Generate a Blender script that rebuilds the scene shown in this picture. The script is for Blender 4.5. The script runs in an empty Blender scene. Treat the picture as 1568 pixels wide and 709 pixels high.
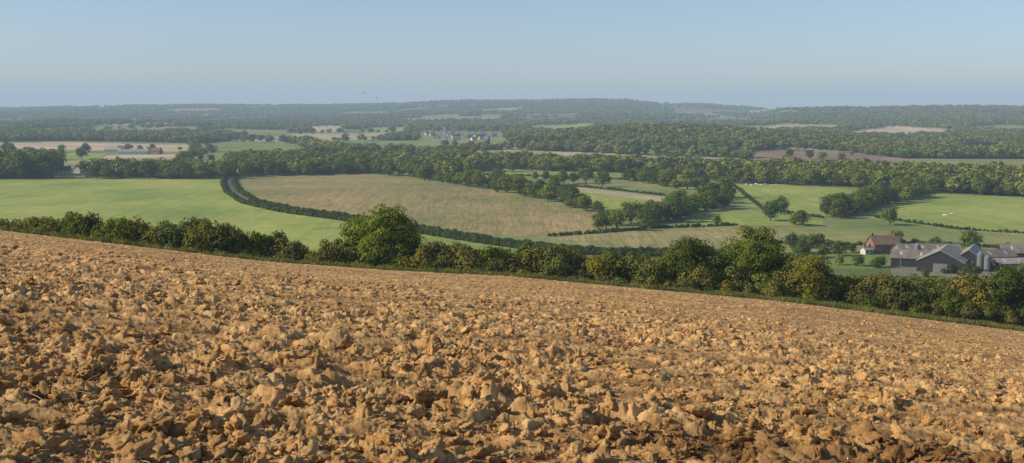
import bpy, math, numpy as np
from mathutils import noise as mnoise, Vector
rng=np.random.default_rng(7)
scene=bpy.context.scene
scene.view_settings.view_transform='Standard'; scene.view_settings.look='None'; scene.view_settings.exposure=0
R=math.radians
# ---------------------------------------------------------------- noise
def h2(ix,iy,s):
    n=(ix.astype(np.int64)*374761393+iy.astype(np.int64)*668265263+s*1274126177)&0xffffffff
    n=((n^(n>>13))*1274126177)&0xffffffff
    n=((n^(n>>16))*2246822519)&0xffffffff
    n=n^(n>>15)
    return (n&0xffffff).astype(np.float64)/float(0xffffff)
def vn(x,y,s=0):
    ix=np.floor(x);iy=np.floor(y);fx=x-ix;fy=y-iy
    fx=fx*fx*(3-2*fx);fy=fy*fy*(3-2*fy)
    a=h2(ix,iy,s);b=h2(ix+1,iy,s);c=h2(ix,iy+1,s);d=h2(ix+1,iy+1,s)
    return (a*(1-fx)+b*fx)*(1-fy)+(c*(1-fx)+d*fx)*fy-.5
def fbm(x,y,s=0,o=4):
    t=0;a=1.
    for k in range(o):
        t=t+a*vn(x*2**k+17.3*k,y*2**k-9.1*k,s+k);a*=.5
    return t
def billow(x,y,s=0,o=5,g=.55):
    t=0;a=1.
    for k in range(o):
        c_,s_=math.cos(.9*k+.3),math.sin(.9*k+.3);q=2.03**k
        t=t+a*(np.abs(vn((x*c_-y*s_)*q+11.3*k,(x*s_+y*c_)*q-7.7*k,s+k))*4-.9);a*=g
    return t
def voro(x,y,s=0):
    ix=np.floor(x);iy=np.floor(y)
    F1=np.full(x.shape,9.);F2=np.full(x.shape,9.);cx=np.zeros(x.shape);cy=np.zeros(x.shape);dx=np.zeros(x.shape);dy=np.zeros(x.shape)
    for i in(-1,0,1):
        for j in(-1,0,1):
            jx=ix+i;jy=iy+j
            px=jx+h2(jx,jy,s);py=jy+h2(jx,jy,s+1)
            ex=x-px;ey=y-py;d=np.sqrt(ex*ex+ey*ey)
            m=d<F1
            F2=np.where(m,F1,np.minimum(F2,d))
            F1=np.where(m,d,F1);cx=np.where(m,jx,cx);cy=np.where(m,jy,cy);dx=np.where(m,ex,dx);dy=np.where(m,ey,dy)
    return F1,F2,cx,cy,dx,dy
def sm(x,a,b):
    t=np.clip((x-a)/(b-a),0,1);return t*t*(3-2*t)
# ---------------------------------------------------------------- view geometry / terrain height
FP=1681.;PITCH=R(6.33);cp,sp=math.cos(PITCH),math.sin(PITCH)
SKX=[-900,0,100,200,300,400,500,600,650,700,800,900,960,1020,1100,1150,1190,1250,1300,1400,1500,1568,2400]
SKY=[164,165,163,160.5,159.5,160,160,158,155.5,153,153,151,152,156,160,163.5,166,164.5,163,162,161,163,163]
SKU=(np.array(SKX)-784)/FP
def T(X,Y):
    X=np.asarray(X,float);Y=np.asarray(Y,float)
    u=X/np.maximum(Y,30)
    res=np.interp(u,[-.6,-.466,-.228,-.117,0,.247,.466,.6],[0,0,-.0045,-.0015,.004,.006,0,0])
    field=-1.65-.144*Y-.1*X+res*Y*sm(Y,30,100)
    field=field+.5*fbm(X/22,Y/22,5,2)*sm(Y,8,50)*(1-sm(Y,100,135))
    field=field-np.interp(u,[-.5,0,.3],[3.4,1.6,.2])*sm(Y,131,148)
    valley=-62+2.2*fbm(X/420+3,Y/420,11,2)
    valley=valley+4.5*np.exp(-((X+95)/150)**2-((Y-780)/150)**2)
    valley=valley+24*np.exp(-((X-265)/250)**2-((Y-1950)/260)**2)
    skyp=np.interp(u,SKU,SKY)
    Yc=7500-2500*sm(u,.215,.25)
    Zc=(168-skyp)/FP*Yc-11
    t=np.clip((Y-1900)/(Yc-1900),0,1)
    far=(Zc+62)*t**1.9
    far=far+(26*fbm(X/1500+1,Y/800+4,23,3))*sm(Y,2300,3500)*(1-sm(t,.75,1))
    far=far-np.maximum(Y-Yc,0)*.03
    valley=np.maximum(valley+far,-75)
    w=sm(Y,165,430)
    return field*(1-w)+valley*w
def G(x,y,y0=330):
    """ground position seen on a given sight line (world metres)"""
    u=(x-784)/FP;v=(354.5-y)/FP;f=cp+v*sp;k=(v*cp-sp)/f;dx=u/f
    Ys=np.geomspace(y0,7600,2500);z=T(dx*Ys,Ys);g=z-k*Ys
    i=np.argmax(g>=0) if (g>=0).any() else len(Ys)-1
    i=max(i,1);a=g[i-1];b=g[i];s=0 if b==a else np.clip(-a/(b-a),0,1)
    Yh=Ys[i-1]+(Ys[i]-Ys[i-1])*s
    return float(dx*Yh),float(Yh)
def GP(l,y0=330): return np.array([G(a,b,y0) for a,b in l])
def tz(x,y): return float(T(np.array([x]),np.array([y]))[0])
def pip(X,Y,poly):
    ins=np.zeros(X.shape,bool)
    bb=(X>=poly[:,0].min())&(X<=poly[:,0].max())&(Y>=poly[:,1].min())&(Y<=poly[:,1].max())
    x=X[bb];y=Y[bb];r=np.zeros(x.shape,bool);n=len(poly)
    for i in range(n):
        x1,y1=poly[i];x2,y2=poly[(i+1)%n]
        if y1==y2: continue
        c=((y1>y)!=(y2>y))&(x<(x2-x1)*(y-y1)/(y2-y1)+x1);r^=c
    ins[bb]=r;return ins
# ---------------------------------------------------------------- mesh helpers
def fast_mesh(name,V,F,mi=None,attrs=None,mats=()):
    V=np.ascontiguousarray(V,np.float32);F=np.ascontiguousarray(F,np.int32)
    me=bpy.data.meshes.new(name);me.vertices.add(len(V));me.vertices.foreach_set('co',V.ravel())
    if len(F):
        me.loops.add(F.size);me.loops.foreach_set('vertex_index',F.ravel())
        me.polygons.add(len(F));me.polygons.foreach_set('loop_start',np.arange(0,F.size,F.shape[1],dtype=np.int32))
        if mi is not None: me.polygons.foreach_set('material_index',np.asarray(mi,np.int32))
    for m in mats: me.materials.append(m)
    for k,(ty,d) in (attrs or {}).items():
        a=me.attributes.new(k,ty,'POINT')
        key={'FLOAT':'value','INT':'value','FLOAT_VECTOR':'vector','FLOAT_COLOR':'color'}[ty]
        a.data.foreach_set(key,np.ascontiguousarray(d,np.int32 if ty=='INT' else np.float32).ravel())
    me.update(calc_edges=True);return me
def obj(name,me,loc=(0,0,0),rot=0,scl=1,parent=None,link=True):
    o=bpy.data.objects.new(name,me);o.location=loc
    o.rotation_euler=(0,0,rot) if not hasattr(rot,'__len__') else rot
    o.scale=(scl,)*3 if not hasattr(scl,'__len__') else scl
    if parent:o.parent=parent
    if link:scene.collection.objects.link(o)
    return o
def grid_faces(nr,nc):
    i=np.arange(nr-1)[:,None]*nc+np.arange(nc-1)[None,:]
    i=i.ravel();return np.stack([i,i+1,i+nc+1,i+nc],1)
# ---------------------------------------------------------------- materials
def mat(name):
    m=bpy.data.materials.new(name);m.use_nodes=True;nt=m.node_tree;nt.nodes.clear();return m,nt
def N(nt,t,ins=None,**kw):
    n=nt.nodes.new(t)
    for k,v in kw.items(): setattr(n,k,v)
    for k,v in (ins or {}).items():
        if isinstance(v,bpy.types.NodeSocket): nt.links.new(v,n.inputs[k])
        else: n.inputs[k].default_value=v
    return n
def ramp(nt,fac,stops):
    n=nt.nodes.new('ShaderNodeValToRGB');nt.links.new(fac,n.inputs[0]);e=n.color_ramp.elements
    while len(e)<len(stops): e.new(.5)
    for k,(p,c) in enumerate(stops): e[k].position=p;e[k].color=(*c,1) if len(c)==3 else c
    return n.outputs[0]
def mix(nt,fac,a,b,mode='MIX'):
    n=nt.nodes.new('ShaderNodeMix');n.data_type='RGBA';n.blend_type=mode
    for s,v in((n.inputs[0],fac),(n.inputs[6],a),(n.inputs[7],b)):
        if isinstance(v,bpy.types.NodeSocket): nt.links.new(v,s)
        else: s.default_value=v if not isinstance(v,tuple) else (*v[:3],1)
    return n.outputs[2]
def math_(nt,op,a,b=0.):
    n=nt.nodes.new('ShaderNodeMath');n.operation=op
    for s,v in((n.inputs[0],a),(n.inputs[1],b)):
        if isinstance(v,bpy.types.NodeSocket): nt.links.new(v,s)
        else: s.default_value=v
    return n.outputs[0]
def noise(nt,scale,detail=4,rough=.6,vec=None):
    n=N(nt,'ShaderNodeTexNoise',{'Scale':scale,'Detail':detail,'Roughness':rough})
    if vec is None: vec=N(nt,'ShaderNodeTexCoord').outputs['Object']
    nt.links.new(vec,n.inputs['Vector']);return n.outputs[0]
def finish(nt,col,rough=.9,bump=None,bs=.5,bd=.05,spec=.2):
    b=N(nt,'ShaderNodeBsdfPrincipled',{'Roughness':rough,'Specular IOR Level':spec})
    if isinstance(col,bpy.types.NodeSocket): nt.links.new(col,b.inputs['Base Color'])
    else: b.inputs['Base Color'].default_value=(*col,1)
    if bump is not None:
        bn=N(nt,'ShaderNodeBump',{'Strength':bs,'Distance':bd,'Height':bump});nt.links.new(bn.outputs[0],b.inputs['Normal'])
    o=N(nt,'ShaderNodeOutputMaterial');nt.links.new(b.outputs[0],o.inputs[0])
def simple(name,c,var=.25,scale=3,rough=.85):
    m,nt=mat(name);n=noise(nt,scale)
    c1=tuple(x*(1-var) for x in c);c2=tuple(min(1,x*(1+var)) for x in c)
    finish(nt,ramp(nt,n,[(.3,c1),(.7,c2)]),rough);return m
# soil
def soil_mat(name,is_clod=False):
    m,nt=mat(name);geo=N(nt,'ShaderNodeNewGeometry');P=geo.outputs['Position']
    n1=noise(nt,.35,5,.6,P);n2=noise(nt,3.2,6,.7,P);n3=noise(nt,45,5,.7,P)
    c=ramp(nt,n2,[(.28,(.32,.175,.07)),(.5,(.64,.385,.155)),(.72,(.88,.60,.29))])
    c=mix(nt,.6,c,ramp(nt,n3,[(.3,(.6,.57,.52)),(.7,(1.25,1.22,1.18))]),'MULTIPLY')
    c=mix(nt,1,c,ramp(nt,n1,[(.35,(.84,.82,.8)),(.65,(1.14,1.12,1.08))]),'MULTIPLY')
    # darker soil patch to the lower right of the field
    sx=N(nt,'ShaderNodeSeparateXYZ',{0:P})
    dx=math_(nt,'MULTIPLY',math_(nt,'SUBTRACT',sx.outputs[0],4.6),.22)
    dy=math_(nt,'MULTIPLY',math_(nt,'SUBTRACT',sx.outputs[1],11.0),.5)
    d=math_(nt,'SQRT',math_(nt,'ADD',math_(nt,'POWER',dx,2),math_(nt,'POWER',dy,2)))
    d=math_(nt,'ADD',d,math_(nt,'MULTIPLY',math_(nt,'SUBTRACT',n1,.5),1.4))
    dark_patch=ramp(nt,d,[(.3,(.58,.53,.49)),(1.0,(1,1,1))])
    c=mix(nt,1,c,dark_patch,'MULTIPLY')
    if is_clod:
        oi=N(nt,'ShaderNodeObjectInfo')
        c=mix(nt,1,c,ramp(nt,oi.outputs['Random'],[(0,(.76,.73,.70)),(1,(1.12,1.1,1.08))]),'MULTIPLY')
    else:
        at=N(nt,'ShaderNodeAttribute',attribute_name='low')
        c=mix(nt,at.outputs['Fac'],c,mix(nt,1.,c,(.42,.37,.33),'MULTIPLY'))  # hollows darkened in the colour, as shade between the clods
    nb=noise(nt,60,7,.8,P)
    finish(nt,c,.95,nb,1.,.02,.1);return m
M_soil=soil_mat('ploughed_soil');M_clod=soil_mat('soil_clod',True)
# terrain
def terrain_mat():
    m,nt=mat('valley_ground');P=N(nt,'ShaderNodeNewGeometry').outputs['Position']
    a=N(nt,'ShaderNodeAttribute',attribute_name='Col');k=N(nt,'ShaderNodeAttribute',attribute_name='kind')
    n1=noise(nt,.012,4,.55,P);n2=noise(nt,.12,4,.6,P);n3=noise(nt,1.1,3,.6,P)
    c=mix(nt,1,a.outputs['Color'],ramp(nt,n1,[(.35,(.78,.85,.8)),(.65,(1.26,1.13,1.18))]),'MULTIPLY')
    c=mix(nt,1,c,ramp(nt,n2,[(.3,(.84,.88,.84)),(.7,(1.17,1.12,1.12))]),'MULTIPLY')
    c=mix(nt,.8,c,ramp(nt,n3,[(.3,(.7,.75,.72)),(.7,(1.28,1.22,1.25))]),'MULTIPLY')
    mg=N(nt,'ShaderNodeMapping',{'Vector':P,'Rotation':(0,0,R(62)),'Scale':(1,.03,1)})
    c=mix(nt,1,c,ramp(nt,noise(nt,.22,2,.5,mg.outputs[0]),[(.38,(.93,.95,.93)),(.6,(1.07,1.05,1.05))]),'MULTIPLY')
    mp=N(nt,'ShaderNodeMapping',{'Vector':P,'Rotation':(0,0,R(-18)),'Scale':(1,.05,1)})
    w=noise(nt,.8,3,.6,mp.outputs[0])
    rows=ramp(nt,w,[(.34,(.74,.76,.72)),(.64,(1.18,1.15,1.12))])
    c=mix(nt,k.outputs['Fac'],c,mix(nt,1,c,rows,'MULTIPLY'))
    finish(nt,c,.95,n3,.3,.2,.05);return m
M_terr=terrain_mat()
def leaf_mat(name,c1,c2,trans=.25,wild=.0):
    m,nt=mat(name);a=N(nt,'ShaderNodeAttribute',attribute_name='tint');oi=N(nt,'ShaderNodeObjectInfo')
    c=ramp(nt,a.outputs['Fac'],[(0,c1),(1,c2)])
    r=ramp(nt,oi.outputs['Random'],[(0,(.68,.76,.75)),(.3,(1.08,1.,.9)),(.55,(.8,.88,.72)),(.8,(1.55,1.28,.85)),(1,(.98,1.08,.8))] if not wild else
        [(0,(.7,.85,.8)),(.25,(1.2,1.,.8)),(.5,(.8,.8,.7)),(.75,(1.5,1.18,.8)),(1,(1.,1.1,.8))])
    c=mix(nt,1,c,r,'MULTIPLY')
    d=N(nt,'ShaderNodeBsdfDiffuse',{'Color':c});t=N(nt,'ShaderNodeBsdfTranslucent',{'Color':mix(nt,1,c,(1.3,1.35,.6),'MULTIPLY')})
    s=N(nt,'ShaderNodeMixShader',{0:trans,1:d.outputs[0],2:t.outputs[0]})
    o=N(nt,'ShaderNodeOutputMaterial');nt.links.new(s.outputs[0],o.inputs[0]);return m
M_leaf=leaf_mat('foliage_oak',(.08,.118,.022),(.225,.26,.048),.3)
M_leafd=leaf_mat('foliage_dark',(.052,.08,.018),(.14,.17,.035),.3)
M_leafy=leaf_mat('foliage_yellowing',(.15,.15,.024),(.34,.30,.05),.3)
M_hedge=leaf_mat('foliage_hedge',(.10,.115,.034),(.235,.235,.078),.25,1)
M_trim=leaf_mat('foliage_trimmed_hedge',(.045,.065,.018),(.10,.135,.034))
M_far=leaf_mat('foliage_woodland',(.08,.108,.026),(.235,.25,.058),.2)
M_bark=simple('bark',(.14,.11,.08),.35,6)
# ---------------------------------------------------------------- world, sun, haze, camera
SUN_AZ=R(-100);SUN_EL=R(31)
w=bpy.data.worlds.new('World');scene.world=w;w.use_nodes=True;nt=w.node_tree;nt.nodes.clear()
sk=nt.nodes.new('ShaderNodeTexSky');sk.sky_type='NISHITA';sk.sun_disc=False;sk.sun_elevation=SUN_EL;sk.sun_rotation=SUN_AZ%(2*math.pi)
sk.air_density=1.0;sk.dust_density=.5;sk.ozone_density=2.4;sk.altitude=150
bg=nt.nodes.new('ShaderNodeBackground');bg.inputs[1].default_value=.12;ow=nt.nodes.new('ShaderNodeOutputWorld')
nt.links.new(mix(nt,1.,sk.outputs[0],(.92,.95,1.08),'MULTIPLY'),bg.inputs[0]);nt.links.new(bg.outputs[0],ow.inputs[0])
L=bpy.data.lights.new('sun','SUN');L.energy=5.0;L.angle=R(.5);L.color=(1,.91,.74)
sd=Vector((math.sin(SUN_AZ)*math.cos(SUN_EL),math.cos(SUN_AZ)*math.cos(SUN_EL),math.sin(SUN_EL)))
so=bpy.data.objects.new('sun',L);so.rotation_euler=sd.to_track_quat('Z','Y').to_euler();scene.collection.objects.link(so)
cam=bpy.data.cameras.new('camera');cam.sensor_width=36;cam.lens=FP/1568*36;cam.clip_start=.1;cam.clip_end=60000
co=bpy.data.objects.new('camera',cam);co.rotation_euler=(R(90)-PITCH,0,0);scene.collection.objects.link(co);scene.camera=co
# haze: absorbing layer over the valley, its emission standing in for scattered light
m,nt=mat('valley_haze');SIG=1.15e-4
ab=N(nt,'ShaderNodeVolumeAbsorption',{'Color':(0,0,0,1),'Density':SIG})
em=N(nt,'ShaderNodeEmission',{'Color':(.36,.475,.60,1),'Strength':SIG*1.0})
ad=N(nt,'ShaderNodeAddShader',{0:ab.outputs[0],1:em.outputs[0]});o=N(nt,'ShaderNodeOutputMaterial');nt.links.new(ad.outputs[0],o.inputs['Volume'])
S=18000;zb,zt=-400,260
hv=np.array([(x,y,z) for z in(zb,zt) for x,y in((-S,-3000),(S,-3000),(S,S),(-S,S))],float)
hf=np.array([(0,3,2,1),(4,5,6,7),(0,1,5,4),(1,2,6,5),(2,3,7,6),(3,0,4,7)])
obj('haze',fast_mesh('haze',hv,hf,mats=[m]))
# ---------------------------------------------------------------- fields of the valley
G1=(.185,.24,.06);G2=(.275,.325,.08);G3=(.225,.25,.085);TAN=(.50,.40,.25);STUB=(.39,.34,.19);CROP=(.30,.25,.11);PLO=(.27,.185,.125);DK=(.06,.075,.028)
FIELDS=[
 ('open',[(0,217),(110,216),(300,219),(345,240),(350,260),(340,272),(-120,273),(-120,217)],G3,0),
 ('f',[(-120,276),(0,275),(340,274),(350,290),(372,310),(440,326),(540,338),(640,355),(760,374),(850,387),(900,400),(880,430),(400,430),(-120,380)],G2,0),
 ('f',[(370,272),(420,270),(560,267),(640,276),(780,300),(860,316),(935,330),(925,345),(880,357),(800,361),(740,360),(640,348),(540,333),(440,320),(395,304)],CROP,1),
 ('f',[(650,276),(735,262),(1040,268),(1125,280),(1165,316),(1080,318),(1030,345),(960,352),(935,330),(860,316),(780,298)],G3,0),
 ('f',[(735,262),(900,262),(1040,269),(1010,277),(900,270),(760,268)],G2,0),
 ('f',[(790,281),(850,285),(900,291),(1010,305),(1000,316),(960,324),(880,312),(830,296)],G2,0),
 ('f',[(840,283),(900,288.5),(1020,301),(1015,309),(940,300),(880,292),(850,288)],STUB,0),
 ('f',[(850,365),(1000,352),(1130,347),(1260,350),(1330,352),(1250,358),(1180,372),(1060,380),(1000,386),(900,377)],(.27,.25,.105),1),
 ('f',[(1118,282),(1200,281),(1310,291),(1320,300),(1275,318),(1270,331),(1165,318),(1128,316)],G2,0),
 ('f',[(1330,325),(1420,296),(1568,302),(1700,306),(1700,366),(1568,360),(1470,353),(1335,335)],G2,0),
 ('f',[(1030,347),(1075,320),(1165,322),(1260,333),(1260,344),(1160,345)],G2,0),
 ('f',[(1190,352),(1340,346),(1600,372),(1600,388),(1400,372),(1290,375),(1200,372)],G3,0),
 ('f',[(1250,388),(1370,390),(1360,412),(1270,412)],G1,0),
 ('f',[(1362,392),(1600,392),(1600,425),(1365,422)],(.22,.20,.15),0),
 ('f',[(0,219),(110,218),(290,222),(285,232),(150,231),(0,226)],TAN,0),
 ('f',[(85,234),(165,235),(140,244),(85,244)],G2,0),
 ('f',[(165,238),(305,236),(300,245),(150,246)],TAN,0),
 ('f',[(90,245),(300,243),(280,251),(90,252)],(.30,.27,.12),0),
 ('f',[(1165,228),(1300,232),(1390,243),(1370,253),(1240,253),(1150,246)],PLO,0),
 ('f',[(1180,226),(1240,227),(1330,234),(1250,232)],STUB,0),
 ('f',[(1290,202),(1370,194),(1480,200),(1430,211),(1300,212)],TAN,0),
 ('f',[(1115,196),(1190,192),(1290,192),(1280,201),(1150,205)],STUB,0),
 ('f',[(1460,225),(1535,224),(1540,237),(1475,238)],TAN,0),
 ('f',[(1310,216),(1400,213),(1450,221),(1360,225)],G2,0),
 ('f',[(735,231),(800,234),(800,240),(740,238)],G2,0),
 ('f',[(740,225),(820,219),(900,215),(900,222),(800,229)],STUB,0),
 ('f',[(470,194),(525,193),(525,202),(475,202)],TAN,0),
 ('f',[(190,183),(250,182),(250,188),(200,189)],G3,0),
 ('f',[(730,168),(800,164),(798,171),(740,174)],G2,0),
 ('f',[(800,194),(900,189),(915,197),(850,204)],G2,0),
 ('f',[(560,196),(620,195),(630,200),(570,203)],G2,0),
 ('f',[(350,205),(440,203),(450,209),(360,211)],G1,0),
 ('f',[(640,200),(768,202),(785,225),(640,224)],G3,0),
 ('f',[(960,207),(1020,205),(1010,211),(965,213)],G2,0),
 ('f',[(60,184),(140,181),(150,186),(60,189)],G3,0),
 ('f',[(640,178),(700,175),(705,180),(650,183)],G3,0),
 ('f',[(300,176),(370,174),(375,179),(310,181)],G3,0),
]
FW=[(k,GP(p),c,r) for k,p,c,r in FIELDS]
WOODS=[[(-120,272),(82,272),(82,260),(-120,260)],[(130,272),(345,273),(350,268),(300,263),(130,264)],
 [(375,269),(545,266),(600,262),(650,268),(700,273),(745,262),(735,255),(375,257)],
 [(350,258),(735,257),(800,260),(1040,267),(1110,280),(1250,283),(1400,293),(1568,302),(1760,308),(1760,278),(1568,272),(1400,268),(1160,262),(1000,258),(850,252),(700,246),(350,247)]]
WW=[GP(p) for p in WOODS]
def incl_field(X,Y,include_open=True):
    m=np.zeros(X.shape,bool)
    for k,p,c,r in FW:
        m|=pip(X,Y,p)
    return m
def woodmask(X,Y):
    m=np.zeros(X.shape,bool)
    for p in WW: m|=pip(X,Y,p)
    mound=(((X-265)/330)**2+((Y-1950)/330)**2)<1
    wx=X+60*fbm(X/200,Y/200,31,2);wy=Y+60*fbm(X/200,Y/200,32,2)
    F1,F2,cx,cy,_,_=voro(wx/300,wy/520,41)
    hc=h2(cx,cy,55)
    thr=.25+.17*sm(Y,2500,4000)+.31*sm(Y,4500,5800)+.2*((X/Y)>.24)
    far=((hc<thr)|((F2-F1)<.05)&(h2(cx,cy,56)<.8))&(Y>1400)
    fm=incl_field(X,Y)
    return m|((far|mound)&~fm),fm,hc,F2-F1
# terrain mesh
az=np.concatenate([np.linspace(R(-60),R(-29),50)[:-1],np.linspace(R(-29),R(29),1150),np.linspace(R(29),R(60),50)[1:]])
rr=[70.]
while rr[-1]<18000:
    r=rr[-1];rr.append(r+min(max(2.5,r*r/68000*.6),50 if r<8500 else 400))
rr=np.array(rr);A,Y=np.meshgrid(az,rr);X=Y*np.tan(A)
Xf=X.ravel();Yf=Y.ravel();Z=T(Xf,Yf)
wood,fm,hc,edge=woodmask(Xf,Yf)
col=np.empty((len(Xf),3));kind=np.zeros(len(Xf))
col[:]=G3
pal=np.array([G1,G2,G3,(.2,.22,.09),STUB,(.26,.25,.12),G1,G3]);ids=np.clip((((hc*7.7)%1)*8).astype(int),0,7)
fr=Yf>1400;col[fr]=pal[ids[fr]]
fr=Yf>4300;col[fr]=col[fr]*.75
near=(Yf<480);col[near]=(.14,.165,.055)
m_=(Yf<170);col[m_]=(.17,.19,.075)
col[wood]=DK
for k,p,c,r in FW:
    i=pip(Xf,Yf,p);col[i]=c;kind[i]=r
for p in WW:
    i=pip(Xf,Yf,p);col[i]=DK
Z=Z-.35*(Yf<129)
Z=np.where(wood&(Yf>2500),Z+4,Z)
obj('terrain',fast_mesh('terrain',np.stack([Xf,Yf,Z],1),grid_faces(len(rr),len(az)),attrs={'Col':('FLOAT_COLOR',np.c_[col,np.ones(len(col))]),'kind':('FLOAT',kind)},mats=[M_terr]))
# ---------------------------------------------------------------- ploughed field
def clods(X,Y):
    wx=X+.14*fbm(X*2.6,Y*2.6,61,5);wy=Y+.14*fbm(X*2.6,Y*2.6,71,5)
    near=1-.4*sm(Y,14,60)
    h=.10*fbm(X/1.7,Y/1.2,81,3)
    h=h+.018*np.sin(Y*5.0+3.5*fbm(X/4,Y/4,83,2)+X*.6)
    size=.5+fbm(X/2.6,Y/1.8,87,2)     # patches of coarse and of crumbled soil
    h=h+(.020+.030*np.clip(size,0,1))*billow(wx*1.8,wy*1.8,91,6,.62)*(.4+.6*near)
    for L_,A_,s,pr in((.66,.135,1,.36),(.34,.09,3,.4),(.19,.05,5,.42),(.09,.022,9,.45)):
        F1,F2,cx,cy,dx,dy=voro(wx/L_,wy/L_,100+s)
        a=h2(cx,cy,s+200);b=h2(cx,cy,s+300)-.5;c=h2(cx,cy,s+400)-.5;e=h2(cx,cy,s+500)
        k=sm(F2-F1,0,.4)
        up=np.where(e<pr*np.clip(size*1.8,.25,1.5),.4+.6*a,0)
        h=h+A_*up*(.8+1.4*(b*dx+c*dy))*k*near
    h=h+.012*fbm(X*24,Y*24,95,3)
    return h
az=np.concatenate([np.linspace(R(-62),R(-27),60)[:-1],np.linspace(R(-27),R(27),1250),np.linspace(R(27),R(62),60)[1:]])
rr=[.6]
while rr[-1]<131.5:
    r=rr[-1];rr.append(r+(.15 if r<4.5 else r*.0034))
rr=np.array(rr);A,Y=np.meshgrid(az,rr);X=Y*np.tan(A)
Xf=X.ravel();Yf=Y.ravel()
hh=clods(Xf,Yf)
Z=T(Xf,Yf)+hh-.06-.6*sm(Yf,129.5,131.5)
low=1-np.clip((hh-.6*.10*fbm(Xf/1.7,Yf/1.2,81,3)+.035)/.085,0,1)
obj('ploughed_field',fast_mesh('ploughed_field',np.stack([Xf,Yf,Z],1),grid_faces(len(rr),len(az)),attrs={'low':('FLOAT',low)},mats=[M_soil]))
# ---------------------------------------------------------------- instancing
def scatter(name,P,rot,scl,idx,coll):
    if np.ndim(scl)==1: scl=np.repeat(np.asarray(scl)[:,None],3,1)
    me=fast_mesh(name,P,np.zeros((0,4)),attrs={'rot':('FLOAT_VECTOR',rot),'scl':('FLOAT_VECTOR',scl),'idx':('INT',idx)})
    o=obj(name,me);ng=bpy.data.node_groups.new(name,'GeometryNodeTree')
    ng.interface.new_socket('Geometry',in_out='INPUT',socket_type='NodeSocketGeometry')
    ng.interface.new_socket('Geometry',in_out='OUTPUT',socket_type='NodeSocketGeometry')
    gi=ng.nodes.new('NodeGroupInput');go=ng.nodes.new('NodeGroupOutput')
    ci=ng.nodes.new('GeometryNodeCollectionInfo');ci.inputs['Collection'].default_value=coll;ci.inputs['Separate Children'].default_value=True;ci.inputs['Reset Children'].default_value=True
    ip=ng.nodes.new('GeometryNodeInstanceOnPoints');ip.inputs['Pick Instance'].default_value=True
    def na(n,t):
        a=ng.nodes.new('GeometryNodeInputNamedAttribute');a.data_type=t;a.inputs['Name'].default_value=n
        return [s for s in a.outputs if s.enabled and s.name=='Attribute'][0]
    er=ng.nodes.new('FunctionNodeEulerToRotation');ng.links.new(na('rot','FLOAT_VECTOR'),er.inputs[0])
    ng.links.new(gi.outputs[0],ip.inputs['Points']);ng.links.new(ci.outputs[0],ip.inputs['Instance'])
    ng.links.new(na('idx','INT'),ip.inputs['Instance Index']);ng.links.new(er.outputs[0],ip.inputs['Rotation']);ng.links.new(na('scl','FLOAT_VECTOR'),ip.inputs['Scale'])
    ng.links.new(ip.outputs[0],go.inputs[0])
    md=o.modifiers.new('instances','NODES');md.node_group=ng;return o
def proto(cname,meshes):
    c=bpy.data.collections.new(cname)
    for i,me in enumerate(meshes): c.objects.link(bpy.data.objects.new('%s_%02d'%(cname,i),me))
    return c
import bmesh
def clod_mesh(seed,mt,sub=3,cuts=12,rough=.18):
    rg=np.random.default_rng(seed);bm=bmesh.new();bmesh.ops.create_icosphere(bm,subdivisions=sub,radius=1)
    V=np.array([v.co[:] for v in bm.verts]);F=np.array([[v.index for v in f.verts] for f in bm.faces]);bm.free()
    n=rg.normal(size=(cuts,3));n/=np.linalg.norm(n,axis=1)[:,None];d=rg.uniform(.4,1,cuts)
    dot=V@n.T;rad=np.min(np.where(dot>.05,d/np.maximum(dot,.05),9),1);rad=np.minimum(rad,1.15)
    nz=np.array([mnoise.fractal(Vector(v*1.7+seed*7.1),.75,2.1,6) for v in V])
    nr=np.array([abs(mnoise.noise(Vector(v*3.6+seed*3.1))) for v in V])
    V=V*(rad*(1+rough*nz-rough*1.0*nr))[:,None]*np.array([1,rg.uniform(.55,.9),rg.uniform(.4,.65)])
    return fast_mesh('clod',V,F,mats=[mt])
CC=proto('clod_shapes',[clod_mesh(i,M_clod,4,rough=.5) for i in range(12)])
n=42000
r=np.exp(rng.uniform(np.log(4.8),np.log(120),n));a=rng.uniform(R(-29),R(29),n);cx=r*np.tan(a);cy=r
cl=.5+fbm(cx/1.3,cy/1.3,77,3);keep=rng.uniform(size=n)<np.clip(cl*2.2-.6,.06,1);cx=cx[keep];cy=cy[keep];r=r[keep];n=len(r)
s=np.exp(rng.normal(math.log(.03),.75,n))*(1+r/110);s=np.clip(s,.01,.18)
# large turned-over lumps
nb_=1300;rb=np.exp(rng.uniform(np.log(6),np.log(60),nb_));ab_=rng.uniform(R(-29),R(29),nb_);xb=rb*np.tan(ab_)
kb=rng.uniform(size=nb_)<np.clip((.5+fbm(xb/2.6,rb/1.8,87,2))*1.8-.4,.08,1)
cx=np.r_[cx,xb[kb]];cy=np.r_[cy,rb[kb]];s=np.r_[s,rng.uniform(.10,.23,kb.sum())];n=len(cx)
cz=T(cx,cy)+clods(cx,cy)-.06+s*.06
rot=rng.uniform(0,6.28,(n,3));rot[:,:2]=rng.normal(size=(n,2))*.35
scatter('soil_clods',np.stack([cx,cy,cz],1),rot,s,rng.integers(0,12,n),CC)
M_flint=simple('flint',(.62,.58,.52),.25,20,.6)
FC=proto('flint_shapes',[clod_mesh(50+i,M_flint,2,7,.15) for i in range(4)])
n=550;r=np.exp(rng.uniform(np.log(5),np.log(90),n));a=rng.uniform(R(-28),R(28),n);cx=r*np.tan(a);s=rng.uniform(.007,.02,n)*(1+r/50)
scatter('flint_stones',np.stack([cx,r,T(cx,r)+clods(cx,r)-.06+s*.5],1),rng.uniform(0,6.28,(n,3)),s,rng.integers(0,4,n),FC)
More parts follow.
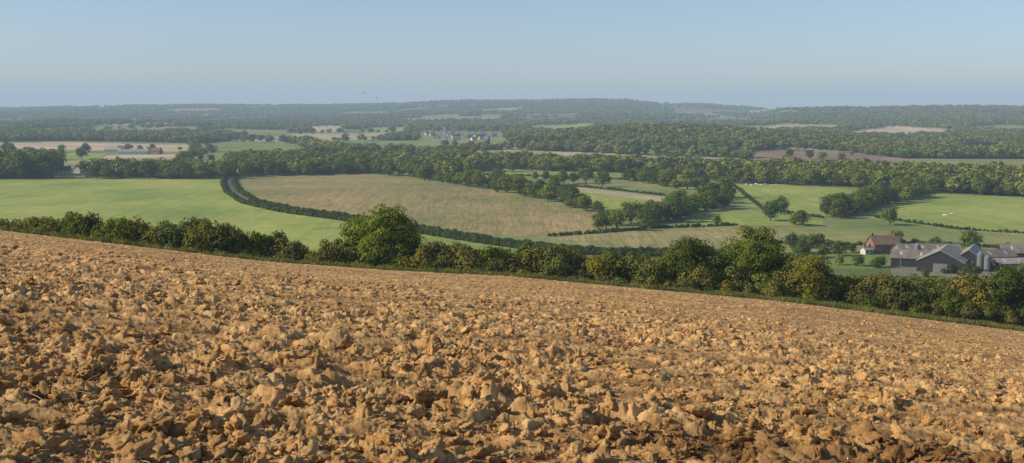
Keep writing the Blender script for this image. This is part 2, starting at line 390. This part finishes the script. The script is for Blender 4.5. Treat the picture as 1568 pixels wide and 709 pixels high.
# straw
M_straw=simple('straw',(.62,.48,.27),.3,8)
n=4500;V=[];F=[]
r=np.exp(rng.uniform(np.log(5),np.log(45),n));a=rng.uniform(R(-28),R(28),n);cx=r*np.tan(a)
k=vn(cx/1.2,r/1.2,191)>.18;cx=cx[k];r=r[k]
z0=T(cx,r)+clods(cx,r)-.045
for x,y,z in zip(cx,r,z0):
    L_=rng.uniform(.05,.22);th=rng.uniform(0,6.28);el=rng.uniform(-.15,.7)**2;w_=.0013*(1+y/12);b=rng.uniform(-.06,.06)
    d=np.array([math.cos(th)*math.cos(el),math.sin(th)*math.cos(el),math.sin(el)]);sd_=np.array([-math.sin(th),math.cos(th),0]);up=np.array([0,0,1.])
    i0=len(V)
    for t in(0,.5,1):
        c=np.array([x,y,z+.01])+d*L_*t+sd_*b*t*t-up*.03*t*t
        V+= [c-sd_*w_,c+up*w_*1.6,c+sd_*w_]
    for j in(0,1):
        for q in(0,1,2):
            q2=(q+1)%3;F.append((i0+j*3+q,i0+j*3+q2,i0+j*3+3+q2,i0+j*3+3+q))
obj('straw_litter',fast_mesh('straw',np.array(V),np.array(F),mats=[M_straw]))
# ---------------------------------------------------------------- trees
def tube(pts,rad,ns=7):
    pts=np.array(pts,float);V=[];F=[]
    for i,p in enumerate(pts):
        d=pts[min(i+1,len(pts)-1)]-pts[max(i-1,0)];d/=np.linalg.norm(d)+1e-9
        a=np.cross(d,[.3,1,.1]);a/=np.linalg.norm(a);b=np.cross(d,a)
        for k in range(ns):
            t=6.2832*k/ns;V.append(p+rad[i]*(a*math.cos(t)+b*math.sin(t)))
    for i in range(len(pts)-1):
        for k in range(ns): F.append((i*ns+k,i*ns+(k+1)%ns,(i+1)*ns+(k+1)%ns,(i+1)*ns+k))
    return np.array(V),np.array(F)
def tree_mesh(name,seed,lm,ncl=80,nl=130,leaf=.02,W=1.,base=.12,crad=(.16,.3),shape=.5,limbs=7,inner=.12,trunk_r=.03):
    """unit-height tree; W = crown width / height"""
    rg=np.random.default_rng(seed);cz=(1+base)/2;hz=(1-base)/2;hw=W/2
    d=rg.normal(size=(ncl,3));d/=np.linalg.norm(d,axis=1)[:,None];q=rg.uniform(.15,1,ncl)**.45
    cr=rg.uniform(*crad,ncl)
    lump=1+.22*np.array([mnoise.noise(Vector(v*1.6+seed*3.3)) for v in d])
    C=d*(q*lump)[:,None]*np.array([1,1,1])
    zz=C[:,2];C[:,0:2]*=(1-shape*.35*np.clip(zz,0,1))[:,None]
    C=C*np.array([hw,hw,hz])*(1-cr*.75)[:,None];C[:,2]+=cz
    crw=cr*min(hw,hz)*1.15
    ld=rg.normal(size=(ncl,nl,3));ld/=np.linalg.norm(ld,axis=2)[:,:,None];ld[:,:,2]=np.where(rg.uniform(size=(ncl,nl))<.35,np.abs(ld[:,:,2]),ld[:,:,2])
    q=np.where(rg.uniform(size=(ncl,nl))<inner,rg.uniform(.1,.8,(ncl,nl)),rg.uniform(.78,1.12,(ncl,nl)))
    P=(C[:,None,:]+ld*(q*crw[:,None])[:,:,None]*np.array([1,1,.8])).reshape(-1,3)
    out=(P-np.array([0,0,cz-.1*hz]));out/=np.linalg.norm(out,axis=1)[:,None]+1e-9
    Nn=ld.reshape(-1,3)*.8+out*.55+rg.normal(size=P.shape)*.38;Nn/=np.linalg.norm(Nn,axis=1)[:,None]
    P[:,2]=np.maximum(P[:,2],.01)
    t=np.cross(Nn,rg.normal(size=P.shape));t/=np.linalg.norm(t,axis=1)[:,None]+1e-9;b=np.cross(Nn,t)
    s=(leaf*rg.uniform(.6,1.35,len(P)))[:,None]
    V=np.stack([P+t*s,P+b*s*.7,P-t*s,P-b*s*.7],1).reshape(-1,3);F=np.arange(len(V)).reshape(-1,4)
    tint=np.clip(np.repeat(rg.uniform(0,1,ncl),nl)*.5+rg.uniform(0,.5,len(P)),0,1);tint=np.repeat(tint,4)
    mi=np.zeros(len(F),int);Vs=[V];Fs=[F];o=len(V)
    if limbs:
        tt=[];top=.72;xs=rg.normal(size=(2,))*.02
        pts=[(0,0,-.02),(xs[0]*.3,xs[1]*.3,.12),(xs[0],xs[1],.35),(xs[0]*1.5,xs[1]*1.5,top)]
        tt.append(tube(pts,[trunk_r*1.4,trunk_r,trunk_r*.75,trunk_r*.25]))
        for i in rg.choice(ncl,min(limbs,ncl),replace=False):
            z0=rg.uniform(.16,.5);p0=np.array([xs[0],xs[1],z0]);p2=C[i];p1=(p0+p2)/2+np.array([0,0,-.03])
            tt.append(tube([p0,p1,p2],[trunk_r*.5,trunk_r*.3,trunk_r*.1],5))
        for v,f in tt: Vs.append(v);Fs.append(f+o);o+=len(v);mi=np.r_[mi,np.ones(len(f),int)]
        tint=np.r_[tint,np.zeros(o-len(V))]
    return fast_mesh(name,np.concatenate(Vs),np.concatenate(Fs),mi,{'tint':('FLOAT',tint)},[lm,M_bark])
def top_h(px,py,Yd):
    u=(px-784)/FP;v=(354.5-py)/FP;f=cp+v*sp;x=u/f*Yd;return x,(v*cp-sp)/f*Yd-tz(x,Yd)
def near_tree(name,px,py,Yd,wpx,lm,seed,**kw):
    x,h=top_h(px,py,Yd);Wm=wpx/FP*Yd*1.0
    me=tree_mesh(name,seed,lm,W=Wm/h,**kw);return obj(name,me,(x,Yd,tz(x,Yd)-.1),0,h)
near_tree('oak_tree',588,312,152,142,M_leaf,3,ncl=140,nl=150,leaf=.016,base=.03,crad=(.15,.27),shape=.5,limbs=12)
near_tree('oak_tree',1155,343,153,128,M_leaf,11,ncl=130,nl=150,leaf=.015,base=.03,crad=(.15,.28),shape=.6,limbs=12)
near_tree('ash_tree',1057,356,151,94,M_leafd,5,ncl=120,nl=140,leaf=.017,base=.05,crad=(.2,.34),shape=.3,limbs=12)
near_tree('field_maple_tree',1240,384,149,92,M_leafy,8,ncl=80,nl=130,leaf=.019,base=.05,crad=(.18,.34),shape=.5,limbs=10)
near_tree('holly_tree',1545,396,149,68,M_leafd,9,ncl=80,nl=130,leaf=.02,base=.03,crad=(.22,.38),shape=.5,limbs=10)
near_tree('hawthorn_tree',520,362,150,54,M_hedge,21,ncl=50,nl=130,leaf=.03,base=.03,crad=(.25,.4),limbs=8)
near_tree('hawthorn_tree',850,375,151,80,M_hedge,22,ncl=60,nl=130,leaf=.03,base=.03,crad=(.2,.36),limbs=8)
near_tree('hawthorn_tree',310,334,151,64,M_hedge,23,ncl=60,nl=120,leaf=.035,base=.03,crad=(.2,.36),limbs=8)
near_tree('hawthorn_tree',1105,425,147,58,M_leafy,24,ncl=50,nl=120,leaf=.035,base=.03,crad=(.2,.36),limbs=8)
# hedgerow along the foot of the ploughed field
SH=proto('shrub_shapes',[tree_mesh('shrub',300+i,M_hedge,ncl=34,nl=100,leaf=.036,W=1.15,base=-.05,crad=(.25,.48),shape=.3,limbs=5,inner=.2,trunk_r=.02) for i in range(6)]
 +[tree_mesh('shrub',320+i,M_leaf,ncl=34,nl=100,leaf=.036,W=1.1,base=-.05,crad=(.25,.48),limbs=5,inner=.2,trunk_r=.02) for i in range(2)]
 +[tree_mesh('shrub',330,M_leafy,ncl=34,nl=100,leaf=.036,W=1.,base=-.05,crad=(.25,.48),limbs=5,inner=.2,trunk_r=.02)])
tpx=[-400,0,60,150,240,300,380,450,480,500,560,640,700,760,850,930,1000,1050,1100,1200,1260,1300,1400,1480,1568,1900]
tpy=[322,334,326,328,334,332,346,358,374,366,360,366,372,378,374,384,388,392,396,398,403,416,420,416,430,440]
P=[];S_=[];I=[]
for row,(Yo,dens_) in enumerate(((149,1.35),(152,1.4),(146.5,2.3),(155,1.8))):
    x=-105.
    while x<105:
        x+=dens_*rng.uniform(.7,1.4);y=Yo+rng.normal()*.7
        px=784+FP*x/y*.99;py=np.interp(px,tpx,tpy);_,h=top_h(px,py,y)
        h=h*(1.0 if row<2 else(.5 if row==2 else .9))*rng.uniform(.72,1.08);h=max(h,1.6)
        P.append((x,y,tz(x,y)-.15));w_=min(h,4.6)*rng.uniform(.85,1.2);S_.append((w_,w_,h));I.append(rng.choice([0,1,2,3,4,5,6,7,8],p=[.12,.12,.12,.12,.12,.11,.125,.125,.04]))
n=len(P);rot=np.zeros((n,3));rot[:,2]=rng.uniform(0,6.28,n)
scatter('hedgerow',np.array(P),rot,np.array(S_),np.array(I),SH)
# grass margin
GM=[]
for i in range(3):
    rg=np.random.default_rng(i+900);k=60;p=rg.normal(size=(k,2))*.3;Vv=[];Ff=[];tn=[]
    for x,y in p:
        a=rg.uniform(0,6.28);hgt=rg.uniform(.2,.55);lx=rg.normal()*.18;ly=rg.normal()*.18;w_=.03
        j=len(Vv);Vv+=[(x-w_*math.cos(a),y-w_*math.sin(a),0),(x+w_*math.cos(a),y+w_*math.sin(a),0),(x+lx+.01,y+ly,hgt),(x+lx-.01,y+ly,hgt)];Ff.append((j,j+1,j+2,j+3));tn+=[rg.uniform()]*4
    GM.append(fast_mesh('tuft',np.array(Vv),np.array(Ff),attrs={'tint':('FLOAT',tn)},mats=[leaf_mat('rough_grass_%d'%i,(.14,.16,.05),(.33,.29,.14))]))
GC=proto('tuft_shapes',GM);n=3500;x=rng.uniform(-95,95,n);y=rng.uniform(131,147,n)
rot=np.zeros((n,3));rot[:,2]=rng.uniform(0,6.28,n)
scatter('rough_grass',np.stack([x,y,T(x,y)],1),rot,rng.uniform(.6,1.4,n),rng.integers(0,3,n),GC)
# mid-distance trees
MIDM=[tree_mesh('mid_tree',400+i,[M_leaf,M_leafd,M_leaf,M_leafd,M_leaf][i%5],ncl=34,nl=34,leaf=.045,W=rng.uniform(.9,1.25),base=.04,crad=(.22,.42),limbs=5,shape=.5) for i in range(7)]
MID=proto('mid_tree_shapes',MIDM)
LOW=proto('low_hedge_shapes',[tree_mesh('low_hedge',450+i,M_trim,ncl=14,nl=22,leaf=.12,W=1.3,base=-.1,crad=(.4,.7),limbs=0) for i in range(4)])
FARM=proto('wood_tree_shapes',[tree_mesh('wood_tree',500+i,M_far,ncl=16,nl=16,leaf=.085,W=rng.uniform(.9,1.15),base=.05,crad=(.3,.5),limbs=0,inner=.05) for i in range(6)])
def along(pl,sp_,jit):
    W_=GP(pl);out=[]
    for (x1,y1),(x2,y2) in zip(W_[:-1],W_[1:]):
        d=math.hypot(x2-x1,y2-y1);k=max(1,int(d/sp_))
        for i in range(k): t=(i+rng.uniform())/k;out.append((x1+(x2-x1)*t+rng.normal()*jit,y1+(y2-y1)*t+rng.normal()*jit))
    return out
def plant(name,pts,hlo,hhi,coll,nm,wf=(1,1)):
    pts=np.array(pts);n=len(pts);h=rng.uniform(hlo,hhi,n) if np.ndim(hlo)==0 else hlo;rot=np.zeros((n,3));rot[:,2]=rng.uniform(0,6.28,n)
    wf_=rng.uniform(wf[0],wf[1],n) if wf!=(1,1) else np.ones(n)
    return scatter(name,np.c_[pts,T(pts[:,0],pts[:,1])-.3],rot,np.stack([h*wf_,h*wf_,h],1),rng.integers(0,nm,n),coll)
lane=[(352,268),(350,280),(356,294),(380,310),(440,324),(540,337),(640,354),(760,373),(850,385),(980,391),(1100,388)]
lw=GP(lane)
def offset(pl,d):
    t=np.gradient(pl,axis=0);t/=np.linalg.norm(t,axis=1)[:,None];return pl+np.stack([-t[:,1],t[:,0]],1)*d
def along_w(W_,sp_,jit):
    out=[]
    for (x1,y1),(x2,y2) in zip(W_[:-1],W_[1:]):
        d=math.hypot(x2-x1,y2-y1);k=max(1,int(d/sp_))
        for i in range(k): t=(i+.5)/k;out.append((x1+(x2-x1)*t+rng.normal()*jit,y1+(y2-y1)*t+rng.normal()*jit))
    return out
def dens(pl,n=400):
    d=np.r_[0,np.cumsum(np.linalg.norm(np.diff(pl,axis=0),axis=1))];t=np.linspace(0,d[-1],n)
    c=np.stack([np.interp(t,d,pl[:,0]),np.interp(t,d,pl[:,1])],1)
    k=np.ones(15)/15
    for j in(0,1): c[7:-7,j]=np.convolve(c[:,j],k,'valid')
    return c
lwd=dens(lw)
a=offset(lwd,1.7);b=offset(lwd,-1.7);V=np.concatenate([np.c_[a,T(a[:,0],a[:,1])+.3],np.c_[b,T(b[:,0],b[:,1])+.3]]);i=np.arange(len(a)-1)
obj('country_lane',fast_mesh('lane',V,np.stack([i,i+1,i+1+len(a),i+len(a)],1),mats=[simple('worn_asphalt',(.12,.115,.105),.15,.4)]))
pts=along_w(offset(lwd,4.6),1.3,.3)+along_w(offset(lwd,-4.6),1.3,.3)
plant('lane_hedge',pts,2.3,3.6,LOW,4)
low=[]
for pl in([(840,362),(930,356),(1000,350),(1130,345)],[(1165,320),(1260,334)],[(1180,372),(1290,376),(1400,372),(1600,384)],[(790,281),(900,287),(1020,300)],[(1340,333),(1470,352),(1568,358),(1700,362)],[(735,268),(900,272),(1010,279)],[(1120,282),(1165,318)]):
    low+=along_w(GP(pl),1.8,.4)
plant('field_hedge',low,1.3,2.6,LOW,4)
tr=[];hs=[]
def row(pl,sp_,jit,h1,h2_):
    p=along(pl,sp_,jit);tr.extend(p);hs.extend(rng.uniform(h1*.8,h2_*1.25,len(p)))
row([(640,272),(700,283),(780,295),(860,312),(930,328)],7,3,8,12)
row([(700,275),(780,288),(850,303)],9,5,8,12)
row([(930,345),(1000,340),(1060,322),(1120,300)],7,4,9,13)
row([(985,350),(1040,335),(1115,312)],8,3,7,11)
row([(905,352),(990,352)],7,5,7,11)
row([(1270,332),(1330,316),(1415,294)],6.5,3,9,13)
row([(1275,336),(1345,318),(1410,300)],8,3,7,11)
row([(850,280),(930,283)],16,6,9,13)
row([(760,272),(830,276)],18,6,7,10)
row([(960,276),(1040,290),(1110,290)],9,5,10,14)
row([(130,274),(240,274),(345,274)],10,3,12,17)
row([(350,262),(352,272)],9,3,9,14)
row([(380,270),(480,268),(560,265),(640,272)],9,5,11,16)
row([(735,262),(900,262),(1040,268)],12,5,10,15)
row([(1110,281),(1250,284),(1400,293),(1480,297),(1568,302),(1700,305)],11,4,8,14)
row([(-60,274),(82,273)],9,4,17,23)
row([(1200,376),(1290,384),(1330,388)],8,3,4,7)
row([(1180,345),(1235,346)],9,4,6,9)
row([(1380,380),(1480,384),(1580,388)],9,4,5,9)
row([(1290,405),(1370,414),(1480,426),(1600,430)],5,4,3,6)
row([(1100,392),(1200,395),(1280,400)],7,4,4,7)
row([(1300,238),(1400,243)],16,6,9,13);row([(1200,242),(1300,247)],25,6,8,12);row([(1180,228),(1340,235)],14,6,8,13)
row([(300,222),(300,250)],25,12,9,13);row([(100,232),(230,234)],20,10,9,12);row([(165,262),(330,258)],30,8,10,14);row([(0,228),(90,246)],30,10,10,14)
row([(650,224),(780,225)],20,12,7,11);row([(640,202),(760,203)],16,10,10,14);row([(650,211),(770,213)],22,25,8,12);row([(1300,213),(1440,211)],20,8,8,12);row([(1130,206),(1280,202)],20,8,8,12)
plant('hedgerow_trees',tr,np.array(hs),0,MID,7)
# single field trees
for k,(px,py,h) in enumerate([(922,286,14),(868,300,10),(862,282,13),(1180,338,13),(1195,328,12),(1362,345,11),(1228,346,9),(1238,388,10),(1215,380,8),(1098,345,6),(1325,318,13),(1545,300,10),(378,262,16),(1285,392,7),(1372,372,7)]):
    x,y=G(px,py);obj('field_tree',MIDM[k%7],(x,y,tz(x,y)-.2),k*1.7,h)
# woods
def poly_fill(W_,sp_):
    x0,y0=W_.min(0);x1,y1=W_.max(0);n=int((x1-x0)*(y1-y0)/sp_**2)
    x=rng.uniform(x0,x1,n);y=rng.uniform(y0,y1,n);k=pip(x,y,W_);return np.stack([x[k],y[k]],1)
pf=[poly_fill(WW[i],[9,10,10,11.5][i]) for i in range(4)];p=np.concatenate(pf)
hgt=rng.uniform(8,18,len(p));hgt[:len(pf[0])]*=1.4
plant('woodland',p,hgt,0,FARM,6,(.9,1.35))
n=85000;y=rng.uniform(math.sqrt(1350),math.sqrt(8000),n)**2;x=y*rng.uniform(-.56,.56,n)
wm,_,_,_=woodmask(x,y);wm&=(y>1380);x=x[wm];y=y[wm]
hgt=rng.uniform(9,18,len(x))*(1+sm(y,2500,7000)*.15)
# lower coppice on the near side of the village so that it stays in view
hgt=np.where((np.abs(x/y+.047)<.045)&(y>1500)&(y<2900),hgt*.68,hgt)
plant('distant_woodland',np.stack([x,y],1),hgt,0,FARM,6,(1.,1.5))
# ---------------------------------------------------------------- buildings
M_brick=simple('red_brick',(.25,.14,.10),.3,2);M_tile=simple('clay_tile',(.19,.115,.085),.3,1.2);M_white=simple('white_render',(.58,.56,.51),.08,1)
M_dark=simple('black_weatherboard',(.035,.034,.033),.3,2);M_fib=simple('fibre_cement_roof',(.30,.27,.225),.25,.6);M_fib2=simple('weathered_roof',(.19,.16,.125),.3,.5);M_sky=simple('skylight_panel',(.40,.385,.34),.1,1)
M_glass=simple('window_glass',(.05,.06,.07),.2,1,.2);M_steel=simple('galvanised_steel',(.18,.18,.18),.2,1,.5);M_wood=simple('weathered_timber',(.25,.21,.165),.2,3);M_conc=simple('concrete',(.36,.34,.30),.15,1)
M_slate=simple('slate',(.16,.16,.17),.2,1)
def box(bm,c,s):
    x,y,z=c;a,b,h=s[0]/2,s[1]/2,s[2]/2
    v=[bm.verts.new((x+i*a,y+j*b,z+k*h)) for k in(-1,1) for i,j in((-1,-1),(1,-1),(1,1),(-1,1))]
    for f in((3,2,1,0),(4,5,6,7),(0,1,5,4),(1,2,6,5),(2,3,7,6),(3,0,4,7)): bm.faces.new([v[q] for q in f])
def part(name,bm,m,par):
    me=bpy.data.meshes.new(name);bm.to_mesh(me);bm.free();me.materials.append(m);me.shade_flat();return obj(name,me,parent=par)
def gable(name,px,py,rot,L_,W_,he,hr,mw,mr,style='barn',xy=None):
    x,y=xy if xy else G(px,py)
    e=bpy.data.objects.new(name,None);scene.collection.objects.link(e);e.location=(x,y,tz(x,y)-.2);e.rotation_euler=(0,0,rot);e.empty_display_size=.5
    bm=bmesh.new();hl,hw=L_/2,W_/2
    pr=[(-hw,0),(hw,0),(hw,he),(0,hr),(-hw,he)]
    a=[bm.verts.new((-hl,q,z)) for q,z in pr];b=[bm.verts.new((hl,q,z)) for q,z in pr]
    bm.faces.new(a[::-1]);bm.faces.new(b)
    for i in range(5): bm.faces.new([a[i],a[(i+1)%5],b[(i+1)%5],b[i]])
    bmesh.ops.recalc_face_normals(bm,faces=bm.faces);part('walls',bm,mw,e)
    bm=bmesh.new();ov=.4;sl=(hr-he)/hw
    for s in(-1,1):
        p=[(-hl-ov,0,hr+.05),(hl+ov,0,hr+.05),(hl+ov,s*(hw+ov),he-sl*ov+.05),(-hl-ov,s*(hw+ov),he-sl*ov+.05)]
        lo=[bm.verts.new(q) for q in p];hi=[bm.verts.new((q[0],q[1],q[2]+.22)) for q in p]
        bm.faces.new(lo);bm.faces.new(hi[::-1])
        for i in range(4): bm.faces.new([lo[i],lo[(i+1)%4],hi[(i+1)%4],hi[i]])
    bmesh.ops.recalc_face_normals(bm,faces=bm.faces);part('roof',bm,mr,e)
    if style=='barn':
        bm=bmesh.new();k=max(1,int(L_/6))
        for s in(-1,1):
            for i in range(k): box(bm,(-hl+(i+.5)*L_/k,s*(hw+.03),he*.5),(.25,.14,he*.98))
        part('posts',bm,M_wood,e)
        bm=bmesh.new();box(bm,(-hl-.05,0,he*.42),(.12,W_*.3,he*.84));box(bm,(hl+.05,0,he*.42),(.12,W_*.3,he*.84));part('doors',bm,M_steel,e)
        bm=bmesh.new()
        for i in range(k):
            for s in(-1,1):
                cx_=-hl+(i+.5)*L_/k;cy_=s*hw*.5;cz_=(he+hr)/2+.3;an=math.atan(sl)*-s
                vs=[]
                for dx_,dy_ in((-.5,-1.2),(.5,-1.2),(.5,1.2),(-.5,1.2)): vs.append(bm.verts.new((cx_+dx_,cy_+dy_*math.cos(an),cz_+dy_*math.sin(an)+.02)))
                bm.faces.new(vs)
        part('skylights',bm,M_sky,e)
    else:
        bm=bmesh.new();k=max(2,int(L_/3))
        for s in(-1,1):
            for i in range(k):
                for z in([1.4,3.9] if he>4.4 else [1.4]):
                    if i==k//2 and z<2: continue
                    box(bm,(-hl+(i+.5)*L_/k,s*(hw+.02),z),(1.,.1,1.15))
        part('windows',bm,M_glass,e)
        bm=bmesh.new()
        for s in(-1,1): box(bm,(-hl+(k//2+.5)*L_/k,s*(hw+.03),1.05),(1.,.12,2.1))
        part('door',bm,M_wood,e)
        bm=bmesh.new();box(bm,(hl-.7,0,hr+.5),(.9,.7,1.8));box(bm,(-hl+.7,0,hr+.5),(.9,.7,1.8));part('chimneys',bm,M_brick,e)
    return e
gable('brick_farmhouse',1352,387,R(8),12,8,4.4,7.6,M_brick,M_tile,'house')
gable('farm_shed',1327,389,R(20),4,3.5,2.2,3.2,M_white,M_fib,'house')
gable('cattle_barn',1395,406,R(-22),15,11,3.6,6.2,M_dark,M_fib2)
gable('timber_barn',1445,411,R(62),24,17,4.2,8.6,M_dark,M_fib)
gable('timber_barn',1487,408,R(62),22,11,4.2,8.0,M_dark,M_fib)
gable('machinery_barn',1520,406,R(20),16,9,4.,6.4,M_wood,M_fib2)
gable('cattle_barn',1562,400,R(-12),16,10,4.2,7.2,M_dark,M_fib2)
gable('machinery_barn',1420,394,R(0),26,10,3.6,5.8,M_wood,M_fib2)
gable('farm_shed',1545,413,R(8),12,6,3,4.6,M_dark,M_fib,'barn')
for px,py,h in((1500,415,8),(1511,416,7),(1404,398,7.5)):
    x,y=G(px,py);e=bpy.data.objects.new('grain_silo',None);scene.collection.objects.link(e);e.location=(x,y,tz(x,y)-.2)
    bm=bmesh.new();bmesh.ops.create_cone(bm,cap_ends=True,segments=24,radius1=1.2,radius2=1.2,depth=h-2.5);bmesh.ops.translate(bm,verts=bm.verts,vec=(0,0,(h-2.5)/2+1.2));part('drum',bm,M_steel,e)
    bm=bmesh.new();bmesh.ops.create_cone(bm,cap_ends=True,segments=24,radius1=1.3,radius2=.2,depth=1.2);bmesh.ops.translate(bm,verts=bm.verts,vec=(0,0,h-.7));part('roof_cone',bm,M_steel,e)
    bm=bmesh.new()
    for i in range(4): box(bm,(1.*math.cos(i*1.57),1.*math.sin(i*1.57),.6),(.15,.15,1.3))
    part('legs',bm,M_conc,e)
    bm=bmesh.new();box(bm,(1.3,0,h/2),(.05,.4,h*.8));part('ladder',bm,M_wood,e)
gable('white_cottage',95,268,R(10),16,8,4.8,8.5,M_white,M_tile,'house')
gable('white_cottage',122,265,R(80),10,7,4.8,8.,M_white,M_tile,'house')
gable('farm_shed',205,236,R(5),42,16,4,7,M_white,M_fib)
gable('farm_shed',175,233,R(-10),26,14,4,7,M_wood,M_fib)
gable('brick_house',325,232,R(15),16,9,5,9,M_white,M_tile,'house')
gable('brick_house',240,236,R(-15),14,9,5,9,M_brick,M_tile,'house')
vill=[(655,207),(662,208),(672,212),(684,209),(695,212),(706,210),(715,213),(722,208),(731,211),(740,209),(750,212),(737,214),(690,206),(635,208),(860,205),(900,188),(700,215),(745,216),(668,215),(680,213),(725,216),(756,209)]
for k,(px,py) in enumerate(vill):
    gable('cottage',px,py,R(rng.uniform(-40,40)),rng.uniform(9,15),8,4.6,8.2,[M_white,M_conc,M_brick,M_white,M_conc][k%5],[M_tile,M_slate][k%2],'house')
# church with a short spire in the village
x,y=G(682,204);e=bpy.data.objects.new('village_church',None);scene.collection.objects.link(e);e.location=(x,y,tz(x,y)-.3);e.rotation_euler=(0,0,.3)
bm=bmesh.new();box(bm,(0,0,7.5),(6,6,15));part('tower',bm,M_conc,e)
bm=bmesh.new();bmesh.ops.create_cone(bm,cap_ends=True,segments=4,radius1=4.4,radius2=.1,depth=6);bmesh.ops.rotate(bm,verts=bm.verts,matrix=__import__('mathutils').Matrix.Rotation(R(45),3,'Z'));bmesh.ops.translate(bm,verts=bm.verts,vec=(0,0,18));part('spire',bm,M_slate,e)
bm=bmesh.new();box(bm,(13.1,0,4),(20,9,8));part('nave',bm,M_conc,e)
bm=bmesh.new();v=[bm.verts.new(q) for q in((3.1,-5,8.02),(23.5,-5,8.02),(23.5,5,8.02),(3.1,5,8.02),(3.1,0,12),(23.5,0,12))]
for f in((0,1,5,4),(2,3,4,5),(0,4,3),(1,2,5)): bm.faces.new([v[q] for q in f])
part('nave_roof',bm,M_slate,e)
# ---------------------------------------------------------------- fences
def fence(name,pl,hgt=1.25,sp_=4.):
    W_=GP(pl);d=np.r_[0,np.cumsum(np.linalg.norm(np.diff(W_,axis=0),axis=1))];t=np.arange(0,d[-1],sp_)
    xs=np.interp(t,d,W_[:,0]);ys=np.interp(t,d,W_[:,1]);zs=T(xs,ys);bm=bmesh.new()
    for x,y,z in zip(xs,ys,zs): box(bm,(x,y,z+hgt/2),(.16,.16,hgt))
    for i in range(len(xs)-1):
        for hz in(.5,.95):
            a=Vector((xs[i],ys[i],zs[i]+hz));b=Vector((xs[i+1],ys[i+1],zs[i+1]+hz))
            v=[bm.verts.new(q) for q in(a+Vector((0,-.1,-.06)),b+Vector((0,-.1,-.06)),b+Vector((0,-.1,.06)),a+Vector((0,-.1,.06)))];bm.faces.new(v)
    me=bpy.data.meshes.new(name);bm.to_mesh(me);bm.free();me.materials.append(M_wood);obj(name,me)
fence('wooden_fence',[(1455,354),(1568,361),(1640,365)])
fence('wooden_fence',[(1100,322),(1165,320),(1270,333)])
fence('wooden_fence',[(480,352),(560,350),(650,353)])
# ---------------------------------------------------------------- cows
def cow_mesh():
    J=[((0,0,1.15),.34),((-.45,0,1.15),.36),((-.95,0,1.18),.28),((.5,0,1.12),.33),((.85,0,1.2),.24),((1.15,0,1.25),.17),((1.4,0,1.12),.14),((1.68,0,.92),.09),
       ((-1.1,0,1.25),.06),((-1.18,0,.8),.03)]
    E=[(0,1),(1,2),(0,3),(3,4),(4,5),(5,6),(6,7),(2,8),(8,9)]
    for s in(-1,1):
        b=len(J);J+=[((-.8,s*.2,.95),.17),((-.68,s*.22,.72),.12),((-.92,s*.22,.42),.06),((-.88,s*.22,.04),.06)];E+=[(2,b),(b,b+1),(b+1,b+2),(b+2,b+3)]
        b=len(J);J+=[((.62,s*.2,.85),.14),((.62,s*.2,.42),.07),((.64,s*.2,.04),.06)];E+=[(3,b),(b,b+1),(b+1,b+2)]
        b=len(J);J+=[((1.38,s*.22,1.24),.04)];E+=[(6,b)]
    me=bpy.data.meshes.new('cow');me.from_pydata([j[0] for j in J],E,[]);o=bpy.data.objects.new('tmp',me);c_=bpy.data.collections.new('t');c_.objects.link(o);scene.collection.children.link(c_)
    o.modifiers.new('skin','SKIN');o.modifiers.new('sub','SUBSURF').levels=1
    if not me.skin_vertices: 
        bpy.context.view_layer.objects.active=o;bpy.ops.mesh.customdata_skin_add()
    sv=me.skin_vertices[0].data
    for i,j in enumerate(J): sv[i].radius=(j[1],j[1])
    sv[0].use_root=True
    dg=bpy.context.evaluated_depsgraph_get();r_=bpy.data.meshes.new_from_object(o.evaluated_get(dg));bpy.data.objects.remove(o);bpy.data.collections.remove(c_);return r_
m,nt=mat('cow_hide');finish(nt,ramp(nt,noise(nt,1.1,2,.5),[(.5,(.75,.7,.62)),(.56,(.25,.14,.08))]),.8)
cm=cow_mesh();cm.materials.clear();cm.materials.append(m)
for px,py in((1142,284),(1150,285.5),(1158,283.5),(1165,285),(1172,284),(1181,286),(1188,284.5),(1455,330),(1447,332)):
    x,y=G(px,py);obj('cow',cm,(x,y,tz(x,y)),rng.uniform(0,6.28),1.05)
# ---------------------------------------------------------------- birds
def bird_mesh():
    bm=bmesh.new();bmesh.ops.create_uvsphere(bm,u_segments=10,v_segments=8,radius=.5)
    for v in bm.verts: v.co=Vector((v.co.x*.5*(1-.3*v.co.x),v.co.y*.14,v.co.z*.14))
    for s in(-1,1):
        pts=[(.1,.03*s,.02),(.14,.28*s,.12),(.05,.55*s,.08),(-.06,.5*s,.07),(-.04,.26*s,.1),(-.12,.03*s,.02)]
        v=[bm.verts.new(q) for q in pts];bm.faces.new([v[0],v[1],v[4],v[5]]);bm.faces.new([v[1],v[2],v[3],v[4]])
    v=[bm.verts.new(q) for q in((-.2,.03,0),(-.42,.08,0),(-.42,-.08,0),(-.2,-.03,0))];bm.faces.new(v)
    me=bpy.data.meshes.new('bird');bm.to_mesh(me);bm.free();me.materials.append(simple('black_feathers',(.03,.03,.035)));return me
bmz=bird_mesh()
for px,py,a in((560,142,.5),(578,150,2.2)):
    x=(px-784)/FP*260;v=(354.5-py)/FP;z=(v*cp-sp)/(cp+v*sp)*260;obj('rook',bmz,(x,260,z),(.3,.2,a),.8)
